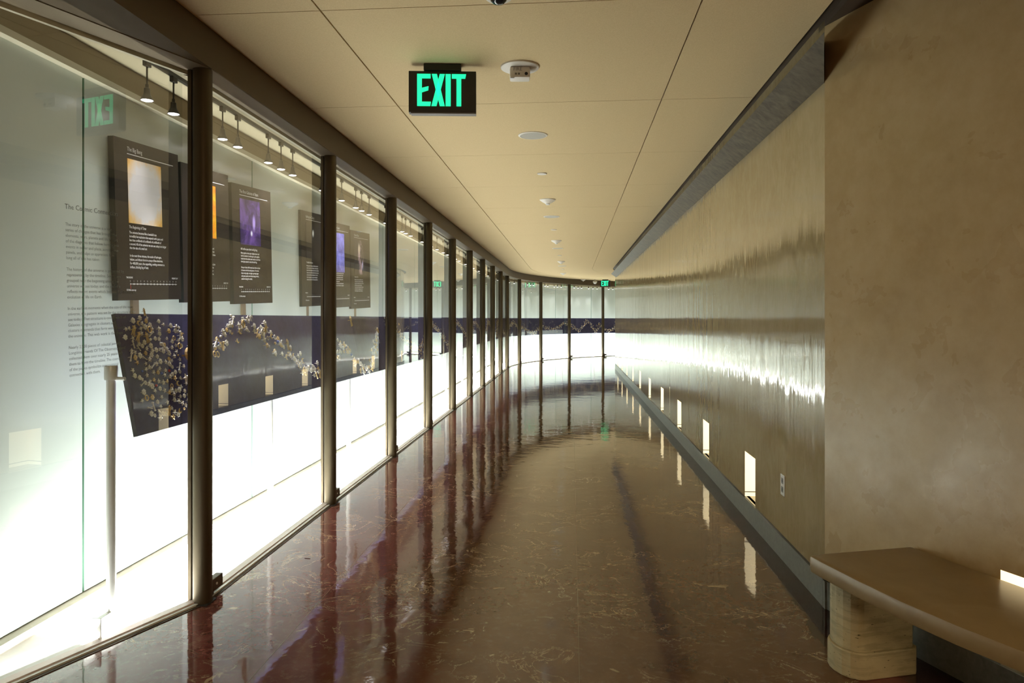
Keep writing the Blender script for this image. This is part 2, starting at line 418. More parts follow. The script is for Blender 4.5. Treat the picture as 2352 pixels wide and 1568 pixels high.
d = MB(); d.prism([n0-nn*.074, n0-nn*.092, n1-nn*.092, n1-nn*.074], 2.515, 2.548); d.make('channel', M['cream'], hc, base=hb)
# floor curb under the glass
cu = empty('trim_3', (*P(POST0), 0)); tag(cu, 'pink polished stone curb along the foot of the glass', kind='structure'); ub = (*P(POST0), 0)
for a, b_, z, mt in ((-.05, -.008, .016, 'pink'), (-.004, .012, .010, 'whitestone'), (.014, .030, .003, 'gapbrown')):
    d = MB(); sweep(d, POST0, SEND, [(a, 0), (b_, 0), (b_, z), (a, z)]); d.make('curb_strip', M[mt], cu, base=ub)
    d = MB(); d.prism([n0+nn*a, n0+nn*b_, near_pt(1.8)+nn*b_, near_pt(1.8)+nn*a], 0, z); d.make('curb_strip', M[mt], cu, base=ub)
# ------------------------------------------------------------------ right wall with lit niches
def grid_wall(pf, ss, zz, holes, mb, m=0):
    for i in range(len(ss)-1):
        sm = (ss[i]+ss[i+1])/2
        for j in range(len(zz)-1):
            zm = (zz[j]+zz[j+1])/2
            if any(h[0] < sm < h[1] and h[2] < zm < h[3] for h in holes): continue
            a, b_ = pf(ss[i], 0), pf(ss[i+1], 0)
            mb.quad((*a, zz[j]), (*b_, zz[j]), (*b_, zz[j+1]), (*a, zz[j+1]), m)
SC0 = 3.615
pw = lambda s, d: P(s, W+d)
niY = [4.91, 6.47, 8.04, 9.53, 11.03, 12.56, 14.0, 15.5, 17.0, 18.5]
niche = [((y-.28+.2426)/.99657, (y+.2426)/.99657) for y in niY] + [(20.3+1.5*k, 20.56+1.5*k) for k in range(5)]
NZ0, NZ1 = .140, .448
seam = (8.66+.2426)/.99657
hol = [(a, b_, NZ0, NZ1) for a, b_ in niche] + [(seam-.003, seam+.003, 0, 9)]
ss = sorted(set([SC0, SEND, seam-.003, seam+.003] + [x for n_ in niche for x in n_] + svals(S1, SEND, .25)))
mb = MB(); grid_wall(pw, ss, [.137, NZ0, NZ1, CEIL+.03], hol, mb)
wr = mb.make('wall_right', M['wall'], fixn=False); tag(wr, 'glossy tan plaster wall along the right of the corridor', kind='structure')
d = MB(); d.quad((*P(seam-.01, W+.006), .13), (*P(seam+.01, W+.006), .13), (*P(seam+.01, W+.006), CEIL), (*P(seam-.01, W+.006), CEIL)); d.make('joint_backing', M['black'], wr, fixn=False)
# near wall, turning outwards at the bench
C1 = Vector((1.463, 3.36)); wd = Vector((.32, -1)).normalized(); wn = Vector((-wd.y, wd.x))
if wn.x < 0: wn = -wn
pn = lambda u, d: C1 + wd*u + wn*d
yu = lambda y: (3.36-y)*math.sqrt(1+.32**2)
nn_ = [(yu(2.538), yu(2.27))]
uu = sorted(set([0, 7.6] + [x for a in nn_ for x in a]))
mb = MB(); grid_wall(pn, uu, [.137, NZ0, .464, CEIL+.01], [(a, b_, NZ0, .464) for a, b_ in nn_], mb)
wf = mb.make('wall_right_near', M['wall2'], fixn=False); wf.name = 'wall_near'; tag(wf, 'trowelled tan plaster wall behind the stone bench', kind='structure')
# wall behind the photographer
d = MB(); d.box((-3.4, -4.05, 0), (4.4, -3.95, CEIL)); wb = d.make('wall_back', M['wall2']); tag(wb, 'plain tan wall behind the photographer', kind='structure')
# base boards
br = MB(); sweep(br, SC0-.02, SEND, [(W-.006, 0), (W+.03, 0), (W+.03, .128), (W-.006, .128)]); o = br.make('baseboard_right', M['base']); tag(o, 'grey stone baseboard along the glossy wall', kind='structure')
d = MB(); sweep(d, SC0, SEND, [(W+.010, .128), (W+.03, .128), (W+.03, .140), (W+.010, .140)]); d.make('shadow_gap', M['black'], o)
d = MB(); d.prism([pn(-.01, -.006), pn(7.6, -.006), pn(7.6, .03), pn(-.01, .03)], 0, .128); o = d.make('baseboard_near', M['base']); tag(o, 'grey stone baseboard under the bench wall', kind='structure')
d = MB(); d.prism([pn(0, .010), pn(7.6, .010), pn(7.6, .03), pn(0, .03)], .128, .140); d.make('shadow_gap', M['black'], o)
def make_niche(pf, a, b_, z1, lab):
    c = pf((a+b_)/2, 0); base = (c.x, c.y, NZ0); dp = .14
    t = empty('step_light', base); tag(t, lab, 'step light', 'lit niches low in the right wall')
    f0, f1, k0, k1 = pf(a, 0), pf(b_, 0), pf(a, dp), pf(b_, dp)
    d = MB()
    zj = NZ0+.032
    d.quad((*f0, zj), (*k0, zj), (*k0, z1), (*f0, z1)); d.quad((*k0, zj), (*k1, zj), (*k1, z1), (*k0, z1)); d.quad((*k1, zj), (*f1, zj), (*f1, z1), (*k1, z1))
    d.quad((*f0, z1), (*k0, z1), (*k1, z1), (*f1, z1)); d.make('lit_lining', M['niche'], t, base=base, fixn=False)
    d = MB()
    g0, g1, h0, h1 = pf(a+.001, 0), pf(b_-.001, 0), pf(a+.001, dp-.001), pf(b_-.001, dp-.001)
    d.prism([f0, f1, k1, k0], NZ0-.012, NZ0); d.make('sill', M['cream'], t, base=base)
    d = MB(); zg = NZ0+.026
    for (p0, p1) in ((f0, k0), (k0, k1), (k1, f1)): d.quad((*p0, NZ0), (*p1, NZ0), (*p1, zg), (*p0, zg))
    d.make('lower_lining', M['niche'], t, base=base, fixn=False)
    d = MB()
    for (p0, p1) in ((f0, k0), (k0, k1), (k1, f1)): d.quad((*p0, zg), (*p1, zg), (*p1, zj), (*p0, zj))
    d.make('dark_joint', M['gapbrown'], t, base=base, fixn=False)
for i, (a, b_) in enumerate(niche):
    make_niche(pw, a, b_, NZ1, f'warm lit floor-level niche in the glossy wall, {ORD[i]} one beyond the outlet')
for i, (a, b_) in enumerate(nn_):
    make_niche(pn, a, b_, .464, ['warm lit niche just above the bench seat', 'warm lit niche low in the near wall beyond the right picture edge', 'warm lit niche low in the near wall behind the photographer'][i])
# triangular plaster moulding along the head of the glossy wall, its end black
mo = empty('trim_4', (*P(SC0, W), 2.455)); mbs = (*P(SC0, W), 2.455); tag(mo, 'triangular plaster moulding along the head of the glossy wall, black at its far end', kind='structure')
sec = [(W-.001, 2.455), (W-.131, 2.545), (W-.030, 2.645), (W-.001, 2.645)]
ringc = [(lambda y: (-1.757+1.0034*o+.083*y, y, z))((-1.757+1.0034*o)/.3515) for o, z in sec]   # mitred end at the corner
d = MB(); d.rings([ringc, sweep_ring(19.40, sec)]); d.make('moulding', M['mould'], mo, base=mbs)
d = MB(); sweep(d, 19.40, 19.43, [(o+(.0 if k in (0, 3) else -.001), z) for k, (o, z) in enumerate(sec)]); d.make('end_cap', M['signblack'], mo, base=mbs)
# wall outlet
oc = P((4.02+.2426)/.99657, W); t = empty('wall_outlet', (oc.x, oc.y, .42), -T)
tag(t, 'small metal outlet plate on the glossy wall beside the bench', 'outlet')
d = MB(); d.box((-.005, -.036, -.058), (-.0005, .036, .058)); d.make('cover_plate', M['steel'], t, bevel=.002)
for z in (-.024, .024):
    d = MB(); d.box((-.0065, -.016, z-.016), (-.0045, .016, z+.016)); sk = d.make('socket', M['signgrey'], t, bevel=.001)
    d = MB()
    for y in (-.007, .007): d.box((-.0072, y-.0015, z-.007), (-.0064, y+.0015, z+.006))
    d.make('slots', M['black'], sk)
# ------------------------------------------------------------------ posts
def make_post():
    t = empty('bronze_post')
    d = MB(); n = 28; ring = []
    for k in range(n):
        a = 2*math.pi*k/n; c, s_ = math.cos(a), math.sin(a)
        ring.append((.042*math.copysign(abs(c)**.8, c), .041*math.copysign(abs(s_)**.8, s_)))
    d.prism(ring, 0.004, 2.533); d.make('column', M['bronze'], t, smooth=True)
    d = MB(); d.box((-.066, -.017, .004), (-.046, .017, 2.533)); d.make('glazing_channel', M['bronze'], t, bevel=.003)
    d = MB(); d.box((-.047, -.008, .004), (-.036, .008, 2.533)); d.make('glazing_gasket', M['black'], t)
    d = MB(); d.box((-.052, -.05, .0), (.046, .05, .006)); d.make('foot_plate', M['black'], t, bevel=.002)
    d = MB(); d.box((-.018, .040, .026), (.018, .165, .086)); c = d.make('floor_clamp', M['bronze'], t, bevel=.003)
    d = MB(); d.box((-.012, .045, .004), (.012, .085, .03)); d.make('clamp_leg', M['black'], c, bevel=.002)
    d = MB(); d.lathe([(.006, .0), (.006, .004), (.0, .005)], 12)
    o = d.make('screw', M['steel'], c, smooth=True); o.location = (.018, .10, .056); o.rotation_euler = (0, math.pi/2, 0)
    return t
proto = make_post(); posts = []
for k in range(17):
    s = POST0+k*PITCH
    o = proto if k == 0 else copy_tree(proto)
    p = P(s); o.location = (p.x, p.y, 0); o.rotation_euler = (0, 0, -head(s))
    tag(o, f'dark bronze post of the glass front, {ORD[k]} from the left' if k else 'widest-looking dark bronze post of the glass front, first from the left', 'post', 'bronze posts of the glass front')
    posts.append(s)
# front glass panes
for k in range(16):
    a, b_ = posts[k]+.05, posts[k+1]-.05; c = P((a+b_)/2)
    base = (c.x, c.y, .017); d = MB(); sweep(d, a, b_, [(-.056, .017), (-.046, .017), (-.046, 2.532), (-.056, 2.532)])
    o = d.make('glass_pane', M['glass'], base=base); o.location = base
    tag(o, f'clear glass pane between the {ORD[k]} and {ORD[k+1]} bronze posts', 'glass pane', 'clear panes of the glass front')
gd = Vector((.1867, .9824)); gn = Vector((gd.y, -gd.x)); G0 = Vector((-1.545, 3.38))
gp = lambda y, off=0: G0 + gd*((y-G0.y)/gd.y) + gn*off
base = (*gp(2.6), .004); d = MB(); d.prism([gp(3.37), gp(3.37, -.010), gp(1.7, -.010), gp(1.7)], .004, 2.53)
o = d.make('glass_pane', M['glass'], base=base); o.location = base; tag(o, 'clear glass pane carrying the grey introduction text, left of the first post', 'glass pane', 'clear panes of the glass front')
# ------------------------------------------------------------------ text helper
TEXTS = []
def text(name, s, mtx, size, m, parent=None, align='LEFT', space=1.0, ls=1.0, xs=1.0, bold=0):
    c = bpy.data.curves.new(name, 'FONT'); c.body = s; c.size = size; c.align_x = align; c.space_line = ls; c.resolution_u = 2
    c.materials.append(m); c.offset = bold*size
    o = bpy.data.objects.new(name, c); COL.objects.link(o)
    mt = mtx @ Matrix.Diagonal((xs, 1, 1, 1))
    if parent: o.parent = parent
    o.matrix_local = mt
    TEXTS.append(o)
    return o
def frame(org, u, v):
    u = Vector(u).normalized(); v = Vector(v).normalized(); n = u.cross(v).normalized(); v = n.cross(u)
    mm = Matrix(((u.x, v.x, n.x, org[0]), (u.y, v.y, n.y, org[1]), (u.z, v.z, n.z, org[2]), (0, 0, 0, 1)))
    return mm
roll = .035
tp = gp(2.69, .0012)
fm = frame((tp.x, tp.y, 1.775), (gd.x, gd.y, roll), (-roll*gd.x, -roll*gd.y, 1))
te = bpy.data.objects.new('introduction_text', None); COL.objects.link(te); te.matrix_world = fm
tag(te, 'pale grey introduction text printed on the left glass pane', 'lettering')
text('title', 'The Cosmic Connection', Matrix.Translation((0, -.012, 0)), .0275, M['greytext'], te)
body = ["The story of the universe is a long\nseries of changes that has brought the\nelements, stars, planets and life to part\nof the diagrams that follow here. It sets\nevents in order and place, across these\npanels, and helps us appreciate how\nlong all of this has taken.",
 "The history of the universe is presented by\nrepresenting by the timeline. Several are\ngrouped near the beginning among the\nuniverse we see today, and the end of it\nreflects recent events which because they involve the\nevolution of life on Earth.",
 "In the earliest moments when the size of the new\nuniverse, the pattern was set by the structure of the\nsee today. That structure is one in which of\nGalaxies congregate in clusters and\nclusters of strands that form webs around\nthe universe. This web work is the shape",
 "Nearly 2,200 pieces of celestial jewelry\nLongtime Friends Of The Observatory and\ncollected them over nearly 25 years and\nthem to form the timeline. The cosmic\nof the pieces symbolize astronomical\nconnection with them."]
y = -.075
for para in body:
    text('paragraph', para, Matrix.Translation((0, y, 0)), .0172, M['greytext'], te, ls=1.22)
    y -= .0210*(para.count('\n')+1)+.022
# ------------------------------------------------------------------ exhibit posters
def img_mat(kind):
    m, n, l, b = mat('print_'+kind); q = NT(m); p = q.objc()
    def rad(cx, cy, sx, sy):
        mp = q.new('Mapping'); mp.vector_type = 'POINT'; l.new(p, mp.inputs[0]); mp.inputs['Location'].default_value = (-cx/sx, -cy/sy, 0); mp.inputs['Scale'].default_value = (1/sx, 1/sy, 0)
        ln = q.new('VectorMath', operation='LENGTH'); l.new(mp.outputs[0], ln.inputs[0]); return ln.outputs['Value']
    em = .06
    if kind == 'explosion':
        r = rad(0, 0, .22, .25); a = q.math('ADD', r, q.math('MULTIPLY', q.math('SUBTRACT', q.noise(q.scale(p, (14, 9, 1)), 1, 5, .7), .5), .55))
        c = q.ramp(a, [(.55, (.86, .84, .86)), (.80, (.95, .62, .22)), (.95, (.80, .36, .05)), (1.0, (.62, .16, .03))])
    elif kind == 'fireball':
        c = q.ramp(q.noise(p, 9, 5, .65), [(.35, (.85, .16, .02)), (.5, (.9, .36, .02)), (.65, (.95, .62, .05))]); em = .25
    elif kind == 'nebula':
        f = q.noise(q.scale(p, (5, 3, 1)), 2.2, 5, .65, .8)
        c = q.mix(q.mapr(f, .35, .75, 0, 1), (.035, .02, .09), (.20, .10, .42))
        c = q.mix(q.mapr(rad(.045, .0, .02, .06), .3, 1.3, .9, 0), c, (.55, .4, .95))
        c = q.mix(q.mapr(rad(.012, -.075, .016, .022), .2, 1.2, 1, 0), c, (.85, .85, 1))
        c = q.mix(q.mapr(p_y(q, p), -.24, -.12, 1, 0), c, (.025, .02, .03)); em = .25
    elif kind == 'star':
        c = q.mix(q.mapr(rad(-.02, .07, .02, .035), .1, 1.2, 1, 0), (.03, .024, .022), (.9, .9, .85)); em = .25
    elif kind == 'blue':
        c = q.ramp(q.noise(p, 8, 5, .6), [(.35, (.05, .05, .3)), (.7, (.35, .35, .95))]); em = .25
    else:
        f = q.noise(q.scale(p, (6, 2, 1)), 3, 5, .7, 1.0); r = rad(0, 0, .09, .24)
        c = q.mix(q.math('MULTIPLY', q.mapr(f, .42, .62, 0, 1), q.mapr(r, .4, 1.1, 1, 0)), (.03, .024, .03), (.65, .45, .5)); em = .25
        c = q.mix(q.mapr(rad(-.04, .09, .025, .06), .2, 1.3, .9, 0), c, (.95, .8, .6)); c = q.mix(q.mapr(rad(.055, -.08, .016, .05), .2, 1.3, .9, 0), c, (.7, .65, 1))
    l.new(c, b.inputs['Base Color']); b.inputs['Roughness'].default_value = .35
    l.new(c, b.inputs['Emission Color']); b.inputs['Emission Strength'].default_value = em
    return m
def p_y(q, p):
    x = q.new('SeparateXYZ'); q.l.new(p, x.inputs[0]); return x.outputs['Y']
LN = lambda n, rng: '\n'.join(rng[:n])
tx_a = ["The universe becomes like a baseball in an", "incredibly hot explosion that expands with space and", "less than a millionth of a trillionth of a trillionth of", "a second. All of the universe we can see today is no larger", "than the size of a small car."]
tx_b = ["In the next three minutes, the nuclei of hydrogen,", "helium, and lithium form in a soup of free electrons.", "For 400,000 years, the expanding, cooling universe is a", "brilliant, blinding fog of heat."]
tx_c = ["Matter gathers where gas is slightly denser and", "the first strands of a web begin to pull together.", "Inside them the earliest stars switch on and shine", "their light outward to clear the dark fog."]
tx_d = ["Groups of stars drift toward each other and join", "to become the first small galaxies. Over time", "these merge again, and again, growing larger", "until great spirals turn in the young universe,", "scattered along the strands."]
posters = [
 (3.61, 4.137, -.53, -.495, 'The Big Bang', 'explosion', (.135, .68, .115, .515), .548, [['The Beginning of Time']+tx_a, tx_b], 'black poster headed The Big Bang with a white and orange fireball, first from the left'),
 (4.227, 4.742, -.53, -.497, 'The Fog Lifts', 'fireball', (.135, .68, .115, .515), .60, [tx_c[:4], tx_d[:4]], 'black poster half hidden by the first bronze post, with an orange and yellow strip'),
 (4.878, 5.38, -.54, -.485, 'The First Galaxies of Stars', 'nebula', (.135, .68, .115, .50), .545, [['400 million years after the Big Bang']+tx_c, tx_d], 'black poster with a violet nebula, third from the left'),
 (6.13, 6.65, -.545, -.51, 'Building the Galaxy', 'star', (.135, .80, .115, .50), .545, [['The Milky Way forms']+tx_c[:3]+tx_d[:4]], 'black poster with one small white star, left of the second post'),
 (6.85, 7.37, -.545, -.51, 'The Solar System', 'blue', (.135, .68, .115, .58), .60, [tx_d+tx_c[:2]], 'black poster with a blue strip, mostly hidden behind the second post'),
 (7.50, 8.06, -.545, -.50, 'Clouds of Gas', 'pillar', (.135, .80, .115, .56), .60, [['Elements for life']+tx_c+tx_d[:3]], 'black poster with a pink and white gas cloud, farthest of the six')]
for i, (ya, yb, oa, ob, title, kind, im, tv, blocks, lab) in enumerate(posters):
    sa, sb = (ya-.03)/.99657, (yb-.03)/.99657
    a, b_ = P(sa, oa), P(sb, ob); u2 = (b_-a); wdt = u2.length; u2.normalize(); rl = .040
    org = (a.x, a.y, 1.442+.004*min(i, 3)); u = Vector((u2.x, u2.y, rl)); v = Vector((-rl*u2.x, -rl*u2.y, 1)); Hh = .825
    t = bpy.data.objects.new('exhibit_poster', None); COL.objects.link(t); t.matrix_world = frame(org, u, v)
    tag(t, lab, 'poster', 'black exhibit posters in the glass case')
    # local frame: x along, y up, z towards the corridor
    d = MB(); d.box((0, 0, -.032), (wdt, Hh, 0)); o = d.make('board', [M['panel'], M['paneledge']], t)
    for p in o.data.polygons:
        if p.normal.x < -.5: p.material_index = 1
    X = lambda f: .03+f*(wdt-.03)
    Yv = lambda f: Hh*(1-f)
    xl, xr, yt, yb2 = X(im[0]), X(im[1]), Yv(im[2]), Yv(im[3])
    d = MB(); hw, hh = (xr-xl)/2, (yt-yb2)/2
    d.box((-hw, -hh, -.001), (hw, hh, .0015)); o = d.make('picture', img_mat(kind), t); o.location = ((xl+xr)/2, (yt+yb2)/2, 0)
    if kind in ('star', 'nebula', 'pillar'): pass
    TR = lambda x, y_: Matrix.Translation((x, y_, .0012))
    text('title', title, TR(X(.135), Yv(.068)), .031, M['white'], t, xs=.72)
    d = MB(); d.box((X(.135), Yv(.088), 0), (X(.90), Yv(.084), .001)); d.make('title_rule', M['white'], t)
    yy = Yv(tv)
    for bi, bl in enumerate(blocks):
        if bl[0] in ('The Beginning of Time', '400 million years after the Big Bang', 'The Milky Way forms', 'Elements for life'):
            text('heading', bl[0], TR(X(.135), yy), .0205, M['white'], t, xs=.72, bold=.012); yy -= .027; bl = bl[1:]
        text('body_text', '\n'.join(bl), TR(X(.135), yy), .0178, M['white'], t, xs=.70 if i else .72, ls=1.12, bold=.014); yy -= .0200*len(bl)+.020
    text('timeline_label', 'TIME BEGINS', TR(X(.07), Yv(.862)), .0125, M['white'], t, xs=.7, bold=.02)
    text('timeline_label', 'PRESENT DAY', TR(X(.83), Yv(.862)), .0125, M['white'], t, xs=.7, bold=.02)
    text('timeline_label', '13.7 billion years ago', TR(X(.07), Yv(.94)), .0125, M['white'], t, xs=.7, bold=.02)
    d = MB(); d.box((X(.135), Yv(.899), 0), (X(.92), Yv(.896), .001))
    for k in range(15): xk = X(.135)+(X(.90)-X(.135))*k/14; d.box((xk-.0012, Yv(.903), 0), (xk+.0012, Yv(.892), .001))
    d.make('timeline', M['white'], t)
    for k in range(15): text('numeral', str(k), TR(X(.135)+(X(.90)-X(.135))*k/14-.004, Yv(.884)), .0115, M['white'], t, xs=.8)
    if i == 0: d = MB(); d.box((X(.135), Yv(.928), 0), (X(.139), Yv(.903), .001)); d.make('marker', M['redink'], t)
    d = MB(); d.box((wdt*.30, -.42, -.06), (wdt*.30+.046, .10, -.033)); d.make('support_bar', M['flange'], t)
# ------------------------------------------------------------------ long navy board on steel poles
def BP(s, v, up=0.0):
    off = -.134-.104*v; z = .838+.535*v; c, sn = .535/.545, .104/.545
    p = P(s, off+up*c); return Vector((p.x, p.y, z+up*sn))
bs = BP(3.13, 0); tb0 = (bs.x, bs.y, bs.z)
nb = empty('display_board', tb0); tag(nb, 'long leaning navy blue board carrying the jewelry through the whole glass case', 'display board')
poleS = [3.115+1.695*k for k in range(19)]
cuts = [3.13]+[x for x in poleS[2::2] if x < SEND-1]+[SEND-.6]
for a, b_ in zip(cuts, cuts[1:]):
    d = MB()
    pr = [(-.134, .838), (-.238, 1.373), (-.256, 1.369), (-.153, .834)]
    sweep(d, a+.0008, b_-.0008, pr); o = d.make('board_section', [M['navy'], M['navyedge']], nb, base=tb0)
    for p in o.data.polygons:
        if abs(p.normal.x*math.sin(T)+p.normal.y*math.cos(T)) > .9: p.material_index = 1
def make_pole():
    t = empty('support_pole')
    d = MB(); d.lathe([(.0195, .012), (.0195, 1.085)], 24); d.make('tube', M['steel'], t, smooth=True)
    d = MB(); d.lathe([(.026, 1.085), (.0275, 1.09), (.0275, 1.14), (.025, 1.147), (0, 1.148)], 24); d.make('cap', M['steel'], t, smooth=True)
    d = MB(); d.lathe([(.008, 0), (.008, .045)], 12); o = d.make('board_pin', M['steel'], t, smooth=True); o.location = (.018, 0, 1.09); o.rotation_euler = (0, math.pi/2, 0)
    d = MB(); d.box((-.012, -.12, .026), (.012, -.015, .082)); b = d.make('foot_arm', M['steel'], t, bevel=.002)
    d = MB(); d.box((-.038, -.126, .012), (.038, -.119, .10)); d.make('foot_plate', M['steel'], b, bevel=.001)
    d = MB(); d.box((-.030, .024, .012), (.030, .029, .09)); d.make('front_plate', M['steel'], t, bevel=.001)
    return t
pp = make_pole()
for k, s in enumerate(poleS):
    if s > SEND-.8: break
    o = pp if k == 0 else copy_tree(pp)
    p = P(s, -.262 if k else -.245); o.location = (p.x, p.y, 0); o.rotation_euler = (0, 0, -head(s))
    tag(o, 'brushed steel pole with a cap, standing left of the navy board end' if k == 0 else f'brushed steel pole under the navy board, {ORD[k]} from the left', 'pole', 'steel poles carrying the navy board')
# ------------------------------------------------------------------ brooches pinned to the board
def star_poly(n, ro, ri, ph=0): return [((ro if k % 2 == 0 else ri)*math.sin(math.pi*k/n+ph), (ro if k % 2 == 0 else ri)*math.cos(math.pi*k/n+ph)) for k in range(2*n)]
def brooch_mesh(kind):
    d = MB()
    pin = lambda: d.box((-.0015, -.0015, -.012), (.0015, .0015, 0))
    if kind == 'star':
        pin(); P5 = star_poly(5, .0145, .0065); n = len(P5); i = len(d.v)
        d.v += [(x, y, 0) for x, y in P5]+[(x*.9, y*.9, .003) for x, y in P5]+[(0, 0, .007)]
        d.f.append(tuple(i+n-1-k for k in range(n))); d.mi.append(0)
        for k in range(n): d.f += [(i+k, i+(k+1) % n, i+n+(k+1) % n, i+n+k), (i+n+k, i+n+(k+1) % n, i+2*n)]; d.mi += [0, 0]
    elif kind == 'flower':
        pin()
        for k in range(6):
            a = k*math.pi/3; d.lathe([(.0, -.001), (.0048, .0), (.0048, .003), (0, .005)], 7, 0, .0085*math.cos(a), .0085*math.sin(a))
        d.lathe([(.0045, 0), (.004, .005), (0, .007)], 8)
    elif kind == 'ring':
        pin(); d.rings([[((.012+.003*math.cos(b))*math.cos(a), (.012+.003*math.cos(b))*math.sin(a), .003*math.sin(b)+.003) for b in (0, 1.57, 3.14, 4.71)] for a in [2*math.pi*k/14 for k in range(15)]], caps=False)
    elif kind == 'crescent':
        pin(); o = [(.014*math.cos(a), .014*math.sin(a)) for a in [math.radians(40+k*28) for k in range(11)]]; i_ = [(.0055+.0105*math.cos(a), .0105*math.sin(a)) for a in [math.radians(312-k*26) for k in range(10)]]
        d.prism(o+i_, 0, .004)
    elif kind == 'bar':
        pin(); d.box((-.0022, -.019, 0), (.0022, .019, .004)); d.lathe([(.0055, 0), (.004, .006), (0, .007)], 8, 0, 0, .017); d.lathe([(.004, 0), (.003, .005), (0, .006)], 8, 0, 0, -.017)
    elif kind == 'comet':
        pin(); P5 = star_poly(5, .013, .0055); d.prism([(x, y+.006) for x, y in P5], 0, .005)
        for q in (-1, 0, 1): d.prism([(-.002+q*.004, .0), (.002+q*.004, 0), (.001+q*.010, -.030), (-.001+q*.010, -.030)], 0, .003)
    else:
        d.lathe([(0, -.006), (.006, -.003), (.0075, .0), (.005, .004), (0, .006)], 8)
    return d
def brooch_matrix(s, v, up, rot, sc):
    p = BP(s, v, up); th = head(s); u = Vector((math.sin(th), math.cos(th), 0)); vv = (BP(s, 1)-BP(s, 0)).normalized()
    # seen from the corridor the board runs left to right with increasing s
    n = u.cross(vv)
    mm = Matrix(((u.x, vv.x, n.x, p.x), (u.y, vv.y, n.y, p.y), (u.z, vv.z, n.z, p.z), (0, 0, 0, 1)))
    return mm @ Matrix.Rotation(rot, 4, 'Z') @ Matrix.Scale(sc, 4)
KN = {'star': ('silver five-pointed star brooch', 'silver'), 'flower': ('silver rhinestone flower brooch', 'silver'), 'ring': ('gold ring brooch', 'gold'),
      'crescent': ('gold crescent moon brooch', 'gold'), 'bar': ('slim silver bar pin', 'silver'), 'comet': ('gold comet brooch', 'gold'), 'bead': ('small coloured bead brooch', 'gem')}
protoB = {}
def put_brooch(kind, s, v, rot, sc, where, metal=None, label=None):
    mt = metal or KN[kind][1]; key = (kind, mt)
    if key not in protoB:
        o = brooch_mesh(kind).make(kind+'_brooch' if kind != 'bar' else 'bar_pin', M[mt]); protoB[key] = o.data; o2 = o
    else:
        o2 = bpy.data.objects.new(kind+'_brooch' if kind != 'bar' else 'bar_pin', protoB[key]); COL.objects.link(o2)
    o2.matrix_world = brooch_matrix(s, v, .012*sc+.001, rot, sc)
    col = {'silver': 'silver', 'gold': 'gold', 'gem': 'red', 'gem2': 'blue'}[mt]
    base = KN[kind][0].replace('silver', col).replace('gold', col).replace('coloured', col)
    lb = label or f'{base} {where}'
    tag(o2, lb, 'brooch', None if label else f'{base}es {where}' if base.endswith('ch') else f'{base}s {where}')
    return o2
rnd = random.Random(11)
# the round cluster at the board's left end
pts = []; tries = 0
while len(pts) < 175 and tries < 20000:
    tries += 1
    s, v = rnd.uniform(3.15, 3.76), rnd.uniform(.07, .96)
    lim = ((s-3.385)/.30)**2 + ((v-.55)/.47)**2
    cut = 3.12+.05*(1-v)
    if lim > 1 or s < cut+.02: continue
    if (s-3.60)**2+((v-.61)*.545)**2 < .05**2: continue
    if min([((s-a)**2+((v-b_)*.545)**2) for a, b_ in pts] or [9]) < .0215**2: continue
    pts.append((s, v))
for s, v in pts:
    k = rnd.choices(['star', 'flower', 'ring', 'crescent', 'bar', 'bead', 'comet'], [50, 45, 5, 7, 10, 9, 3])[0]
    mt = None
    if k in ('star', 'flower') and rnd.random() < .12: mt = 'gold'
    if k == 'bead': mt = rnd.choice(['gem', 'gem2', 'silver', 'gold'])
    put_brooch(k, s, v, rnd.uniform(-.6, .6) if k != 'bar' else rnd.uniform(-1.4, 1.4), rnd.uniform(.75, 1.15), 'in the round cluster at the left end of the navy board', mt)
put_brooch('ring', 3.60, .61, 0, 2.5, '', 'gold', 'large gold ring brooch with a dark centre beside the round cluster')
put_brooch('star', 3.56, .40, .2, 1.7, '', 'silver', 'largest silver star brooch in the cluster, below the large gold ring')
put_brooch('bar', 3.42, .69, .9, 1.8, '', 'silver', 'long slanting silver bar pin left of the large gold ring')
put_brooch('comet', 3.33, 1.02, .1, .8, '', 'gold', 'gold comet brooch standing on the top edge above the cluster')
put_brooch('comet', 6.385, .93, .15, 1.9, '', 'gold', 'gold shooting star brooch hanging from the board edge right of the second post')
put_brooch('bead', 4.94, .56, 0, 1.3, '', 'gold', 'bright gold bead brooch midway down the first falling chain')
# the winding chain along the board
c1 = [(3.80, .60), (3.926, .654), (4.046, .76), (4.228, .871), (4.342, .878), (4.508, .814), (4.644, .704), (4.775, .60), (4.965, .44), (5.171, .29), (5.519, .22), (5.80, .42), (5.966, .52), (6.144, .50), (6.278, .30), (6.557, .07), (6.8, .126), (7.041, .495), (7.317, .808), (7.64, .845)]
arcp = [(21.234, .615), (21.615, .746), (21.995, .429), (22.38, .42), (22.921, .155), (23.194, .109), (23.519, .358), (23.779, .576), (23.994, .385), (24.311, .34), (24.618, .295), (24.914, .483), (25.129, .676), (25.34, .634), (25.548, .592), (25.72, .311), (25.945, .186), (26.185, .464), (26.424, .787), (26.569, .622), (26.665, .334), (26.799, .085), (27.05, .618), (27.172, .284), (27.467, .112), (27.729, .275), (27.899, .781), (28.045, .738)]
mid = [(7.64+.42*k, .5+.34*math.sin(k*1.15+1.2)) for k in range(1, 32)]; mid = [q for q in mid if q[0] < 21]
end = [(28.3+.35*k, .45+.35*math.sin(k*1.7)) for k in range(20)]
def walk(path, step):
    out = []; 
    for (a, b_), (c, e) in zip(path, path[1:]):
        L = math.hypot(c-a, (e-b_)*.545); n = max(1, int(L/step))
        for k in range(n): f = k/n; out.append((a+(c-a)*f, b_+(e-b_)*f))
    return out
cnt = 0
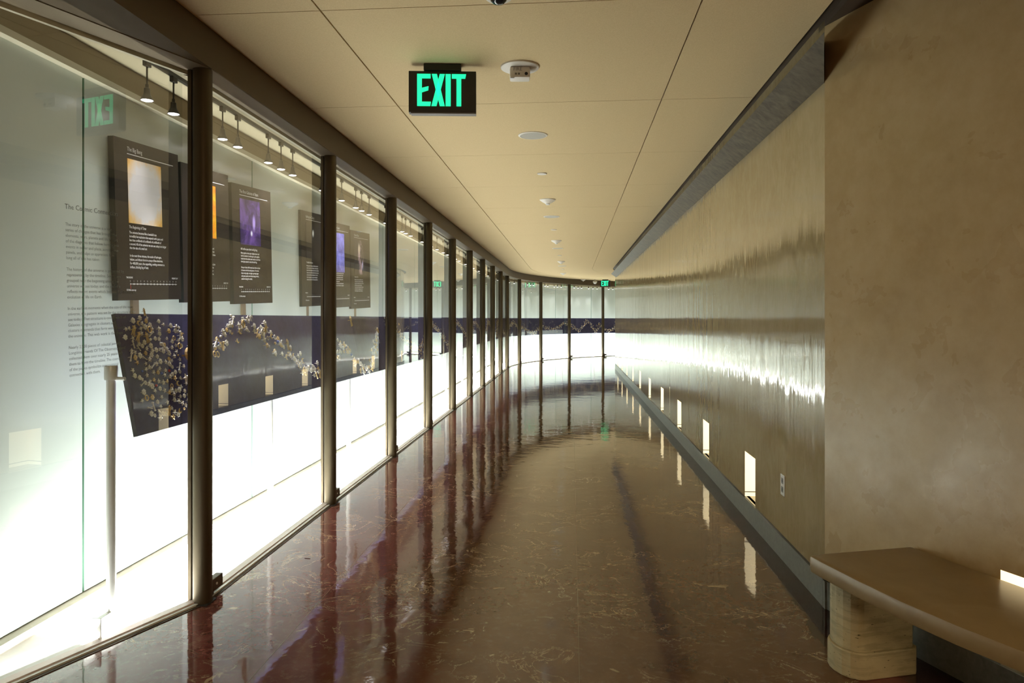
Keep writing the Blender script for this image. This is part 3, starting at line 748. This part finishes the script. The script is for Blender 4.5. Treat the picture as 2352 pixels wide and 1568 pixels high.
for s, v in walk(c1, .0145):
    if cnt > 250: break
    cnt += 1
    k = rnd.choices(['star', 'flower', 'ring', 'crescent', 'bar', 'bead', 'comet'], [22, 40, 9, 9, 9, 8, 4])[0]
    mt = None
    if k in ('star', 'flower', 'bar') and rnd.random() < .25: mt = 'gold'
    if k == 'bead': mt = rnd.choice(['gem2', 'silver', 'gold', 'gold'])
    if k in ('crescent', 'ring') and rnd.random() < .4: mt = 'silver'
    where = 'in the chain between the first and second posts' if s < 5.75 else 'in the chain right of the second post'
    put_brooch(k, s+rnd.gauss(0, .025), min(.97, max(.03, v+rnd.gauss(0, .062))), rnd.uniform(-.8, .8), rnd.uniform(.95, 1.6), where, mt)
# beyond the third post the pieces are too small to pick apart: one stuff object
stuff = {'silver': MB(), 'gold': MB()}
for s, v in walk([(7.64, .845)]+mid+arcp+end, .020):
    for _ in range(2):
        mtx = brooch_matrix(s+rnd.gauss(0, .035), min(.97, max(.03, v+rnd.gauss(0, .065))), .012, rnd.uniform(0, 6), rnd.uniform(.7, 1.3)*(1.15 if s > 15 else 1))
        dst = stuff['gold' if rnd.random() < .4 else 'silver']; i = len(dst.v)
        P5 = star_poly(5, .0145, .0065)
        dst.v += [tuple(mtx @ Vector((x, y, 0))) for x, y in P5]+[tuple(mtx @ Vector((0, 0, .007))), tuple(mtx @ Vector((0, 0, -.003)))]
        for k in range(10): dst.f += [(i+k, i+(k+1) % 10, i+10), (i+(k+1) % 10, i+k, i+11)]; dst.mi += [0, 0]
for nm in ('silver', 'gold'):
    o = stuff[nm].make('distant_brooches', M[nm], fixn=False, kind='stuff'); tag(o, f'far {nm} brooches winding along the navy board beyond the third post', 'brooches')
# ------------------------------------------------------------------ track spotlights in the case
trk = MB(); sweep(trk, 1.0, SEND-.5, [(-.382, 2.642), (-.358, 2.642), (-.358, 2.66), (-.382, 2.66)]); tko = P(1.0, -.37)
o = trk.make('lighting_track', M['lampblack'], base=(tko.x, tko.y, 2.66)); o.location = (tko.x, tko.y, 2.66); tag(o, 'thin dark lighting track under the ceiling of the glass case', 'lighting track')
def make_spot():
    t = empty('track_spotlight')
    d = MB(); d.box((-.011, -.022, -.030), (.011, .022, .0)); d.make('adapter', M['lampblack'], t, bevel=.003)
    d = MB(); d.lathe([(.0045, -.125), (.0045, -.028)], 10); d.make('stem', M['lampblack'], t, smooth=True)
    d = MB(); d.lathe([(0, -.118), (.008, -.119), (.008, -.136), (.0135, -.139), (.0155, -.166), (.020, -.176), (.031, -.195), (.032, -.200), (.030, -.200), (.028, -.194), (0, -.190)], 24); d.make('shade', M['lampblack'], t, smooth=True)
    d = MB(); d.lathe([(0, -.1915), (.0265, -.1945), (.0265, -.199), (.015, -.203), (0, -.204)], 20); d.make('bulb', M['bulb'], t, smooth=True)
    return t
lampY = [3.60, 3.84, 4.38, 4.58, 5.04, 5.26, 5.48, 6.13, 6.65, 7.08, 7.28, 7.55, 8.22, 9.02, 9.21, 9.49, 10.23, 10.9, 11.36, 11.9, 12.3, 13.2, 13.6, 14.4, 15.2, 15.6, 16.5, 17.2, 17.6, 18.3]
lampS = [(y_-.03)/.99657 for y_ in lampY] + [19.2, 19.7, 20.4, 20.9, 21.7, 22.15, 23.17, 23.38, 23.56, 24.30, 24.47, 24.85, 25.04, 25.25, 25.95, 26.15, 26.33, 26.68, 26.90, 27.10, 27.65, 27.85, 28.6, 28.9, 29.4, 30.2]
ls = make_spot(); perbay = {}
dark = {2: 0, 3: 1, 9: 1}
for i, s in enumerate(lampS):
    o = ls if i == 0 else copy_tree(ls)
    p = P(s, -.37); o.location = (p.x, p.y, 2.643); o.rotation_euler = (0, 0, -head(s))
    bay = max(0, int((s-POST0)//PITCH)); perbay[bay] = perbay.get(bay, 0)+1
    if s < POST0+.45 and i < 2: lab = ['black bell spotlight nearest the camera, left of the first post', 'black bell spotlight just left of the first post, second nearest'][i]
    else: lab = f'black bell spotlight, {ORD[perbay[bay]-1]} in the case bay after the {ORD[bay]} post'
    tag(o, lab, 'spotlight', 'track spotlights in the glass case')
    l = bpy.data.lights.new('spot_beam', 'SPOT'); l.shadow_soft_size = .02; l.color = (1, .95, .98)
    if s > 19 and i % 2: continue
    if s > 19: tilt, e, sz = .16, .5, 52
    elif i in (0, 3, 5, 8, 9, 11): tilt, e, sz = .34, .35, 74
    else: tilt, e, sz = -.14, 3.2, 50
    l.energy = SPOT_W*e; l.spot_size = math.radians(sz); l.spot_blend = .9
    lo = bpy.data.objects.new('spot_beam', l); COL.objects.link(lo); lo.parent = o
    lo.location = (0, 0, -.207); lo.rotation_euler = (0, tilt, 0)
    if i == 0: lo.rotation_euler = (-.42, 0, 0)
# ------------------------------------------------------------------ exit signs
EX = {'E': [[(0, 0), (28, 0), (28, 188), (0, 188)], [(28, 162), (80, 162), (80, 188), (28, 188)], [(28, 80), (66, 92), (68, 116), (28, 106)], [(28, 0), (78, 0), (82, 25), (28, 25)]],
      'X': [[(85, 0), (115, 0), (165, 188), (135, 188)][:], [(135, 0), (165, 0), (118, 188), (87, 188)]],
      'I': [[(170, 0), (200, 0), (200, 188), (170, 188)]],
      'T': [[(235, 0), (263, 0), (263, 162), (235, 162)], [(207, 162), (287, 162), (292, 188), (207, 188)]]}
def exit_sign(loc, rz, lab):
    t = empty('exit_sign', loc, rz); tag(t, lab, 'exit sign')
    d = MB(); d.box((-.181, 0, -.111), (.181, .05, .111)); d.make('housing', M['signblack'], t, bevel=.003)
    d = MB(); d.box((-.17, .002, -.117), (.181, .05, -.1105)); d.make('lower_edge', M['signgrey'], t)
    d = MB(); d.box((-.10, -.01, .113), (.10, .06, .148)); d.make('ceiling_mount', M['signblack'], t, bevel=.003)
    W_, H_ = .262, .172; x0, z0 = -.135, -.078
    for ch, polys in EX.items():
        d = MB()
        for pl in polys:
            q = [(x0+x/292*W_, z0+y_/188*H_) for x, y_ in pl]
            i = len(d.v); d.v += [(x, -.0035, z) for x, z in q]+[(x, 0, z) for x, z in q]; n = len(q)
            d.f.append(tuple(i+k for k in range(n))); d.mi.append(0)
            for k in range(n): d.f.append((i+k, i+(k+1) % n, i+n+(k+1) % n, i+n+k)); d.mi.append(0)
        d.make('letter', M['exit'], t)
exit_sign((-.374, 3.86, 2.570), .03, 'large black ceiling sign with green glowing EXIT letters, nearest the camera')
exit_sign((3.24, 25.0, 2.575), -.45, 'small distant EXIT sign with green letters at the far bend')
# ------------------------------------------------------------------ things on the ceiling
cz = CEIL
def lathed(name, x, y_, prof, mt, lab, cat, group=None, extra=None, seg=32):
    t = empty(name, (x, y_, cz)); tag(t, lab, cat, group)
    d = MB(); d.lathe(prof, seg); d.make('body', M[mt], t, smooth=True)
    if extra: extra(t)
    return t
# dome camera / detector cut by the top edge
def ex_dome(t):
    d = MB(); d.lathe([(.036, -.008), (.034, -.022), (.022, -.034), (0, -.038)], 24); d.make('dark_dome', M['darkglass'], t, smooth=True)
lathed('dome_camera', -.057, 3.045, [(.058, .0), (.058, -.010), (.050, -.016), (.036, -.016), (.036, -.006), (0, -.006)], 'whitepl', 'white ringed dark dome camera at the top edge of the picture', 'camera', extra=ex_dome)
# fire strobe
t = empty('fire_strobe', (.0426, 3.903, cz)); tag(t, 'white round fire alarm strobe on the ceiling right of the EXIT sign', 'fire alarm')
d = MB(); d.lathe([(.104, 0), (.104, -.008), (.098, -.012), (0, -.012)], 40); d.make('mounting_plate', M['whitepl'], t, smooth=True)
d = MB(); d.box((-.055, -.042, -.072), (.055, .042, -.012)); bx = d.make('alarm_body', M['whitepl'], t, bevel=.012, smooth=True)
text('lettering', 'FIRE', frame((-.036, -.0425, -.036), (1, 0, 0), (0, 0, 1)), .026, M['signgrey'], t)
d = MB(); d.lathe([(.009, 0), (.007, .004), (0, .006)], 14); o = d.make('sounder_hole', M['black'], t, smooth=True); o.location = (.034, -.042, -.052); o.rotation_euler = (math.pi/2, 0, 0)
d = MB()
for x in (-.022, -.006): d.box((x-.005, -.0435, -.058), (x+.006, -.0415, -.048))
d.make('vent_slots', M['signgrey'], t)
d = MB(); d.box((-.052, -.046, -.078), (-.030, -.030, -.070)); d.make('strobe_lens', M['white'], t, bevel=.003)
spk = [(.156, 5.36), (.53, 9.62), (.888, 13.95), (1.30, 18.6)]
dsc = [(.283, 6.77), (.641, 11.02), (1.03, 15.5), (1.40, 19.8)]
det = [(.41, 8.25), (.776, 12.56), (1.17, 17.1), (1.53, 21.5), (2.48, 25.0)]
def ex_gr(t):
    d = MB(); d.lathe([(.094, -.003), (.090, -.0065), (0, -.0065)], 40); d.make('grille', M['greygrille'], t, smooth=True)
for i, (x, y_) in enumerate(spk):
    lathed('ceiling_speaker', x, y_, [(.109, 0), (.109, -.004), (.104, -.007), (.095, -.007), (.095, -.002), (0, -.002)], 'whitepl', f'flush round grey ceiling speaker, {ORD[i]} from the camera', 'speaker', 'ceiling speakers', ex_gr, 40)
for i, (x, y_) in enumerate(dsc):
    lathed('sprinkler_cover', x, y_, [(.046, -.0), (.046, -.006), (.043, -.009), (0, -.009)], 'whitepl', f'small round sprinkler cover disc on the ceiling, {ORD[i]} from the camera', 'sprinkler cover', 'sprinkler covers', seg=28)
def ex_dt(t):
    d = MB(); d.lathe([(.024, -.050), (.024, -.058), (.018, -.062), (0, -.062)], 20); d.make('sensor_tip', M['white'], t, smooth=True)
for i, (x, y_) in enumerate(det):
    lathed('smoke_detector', x, y_, [(.092, 0), (.092, -.008), (.070, -.024), (.036, -.044), (.026, -.050), (0, -.050)], 'whitepl', f'white conical smoke detector on the ceiling, {ORD[i]} from the camera', 'smoke detector', 'smoke detectors', ex_dt)
# dome camera by the far sign
t = empty('dome_camera', (2.90, 25.1, 2.66)); tag(t, 'small white dome camera hanging beside the distant EXIT sign', 'camera')
d = MB(); d.lathe([(.02, .06), (.02, .02), (.07, .01), (.085, -.03), (.07, -.035), (0, -.035)], 24); d.make('housing', M['whitepl'], t, smooth=True)
d = MB(); d.lathe([(.06, -.036), (.05, -.07), (.025, -.09), (0, -.093)], 20); d.make('dome', M['white'], t, smooth=True)
# ------------------------------------------------------------------ bench
t = empty('stone_bench', (1.5, 2.5, 0)); tag(t, 'tan stone bench with a chunky travertine foot against the right wall', 'bench'); bb = (1.5, 2.5, 0)
fr = [(1.150, 2.775), (1.165, 2.70), (1.207, 2.52), (1.259, 2.333), (1.327, 2.15), (1.408, 1.976), (1.50, 1.80), (1.62, 1.58), (1.80, 1.28)]
bk = [pn(yu(y_), -.006) for y_ in (1.28, 1.7, 2.2, 2.6, 2.895)]
outl = [Vector(p) for p in fr]+bk+[Vector((1.165, 2.795))]
d = MB(); d.prism(outl, .372, .435); d.make('seat', M['benchtop'], t, base=bb, bevel=.011, smooth=True)
def leg(cx_, cy_, ang):
    L, Wd = .285, .17
    def rr(grow):
        pts = []; 
        for k in range(9): a = math.pi/2+math.pi*k/8; pts.append((-L/2+.055+(.055+grow)*math.cos(a)*1.0, (Wd/2+grow)*math.sin(a)))
        pts += [(L/2+grow-.02, -(Wd/2+grow)), (L/2+grow, -(Wd/2+grow)+.02), (L/2+grow, Wd/2+grow-.02), (L/2+grow-.02, Wd/2+grow)]
        c, s_ = math.cos(ang), math.sin(ang)
        return [(cx_+x*c-y_*s_, cy_+x*s_+y_*c) for x, y_ in pts]
    d = MB(); d.prism(rr(0), .10, .372); o = d.make('leg', M['travertine'], t, base=bb, bevel=.004)
    d = MB(); d.prism(rr(.009), 0, .10); d.make('plinth', M['travertine'], o, base=bb, bevel=.005)
leg(1.385, 2.79, .22); leg(1.80, 1.62, .30)
# small scrap on the floor
d = MB(); d.prism([(0, 0), (.034, -.006), (.035, -.003), (.001, .003)], 0, .002); o = d.make('wood_splinter', M['gapbrown']); o.location = (-1.17, 4.05, .0005)
tag(o, 'tiny dark splinter lying on the floor between the first two posts', 'litter')

# lettering becomes plain mesh objects
bpy.context.view_layer.update()
dg = bpy.context.evaluated_depsgraph_get()
for o in TEXTS:
    me = bpy.data.meshes.new_from_object(o.evaluated_get(dg)); nm = o.name
    n2 = bpy.data.objects.new(nm, me); COL.objects.link(n2); n2.parent = o.parent; n2.matrix_local = o.matrix_local.copy()
    bpy.data.objects.remove(o, do_unlink=True); n2.name = nm
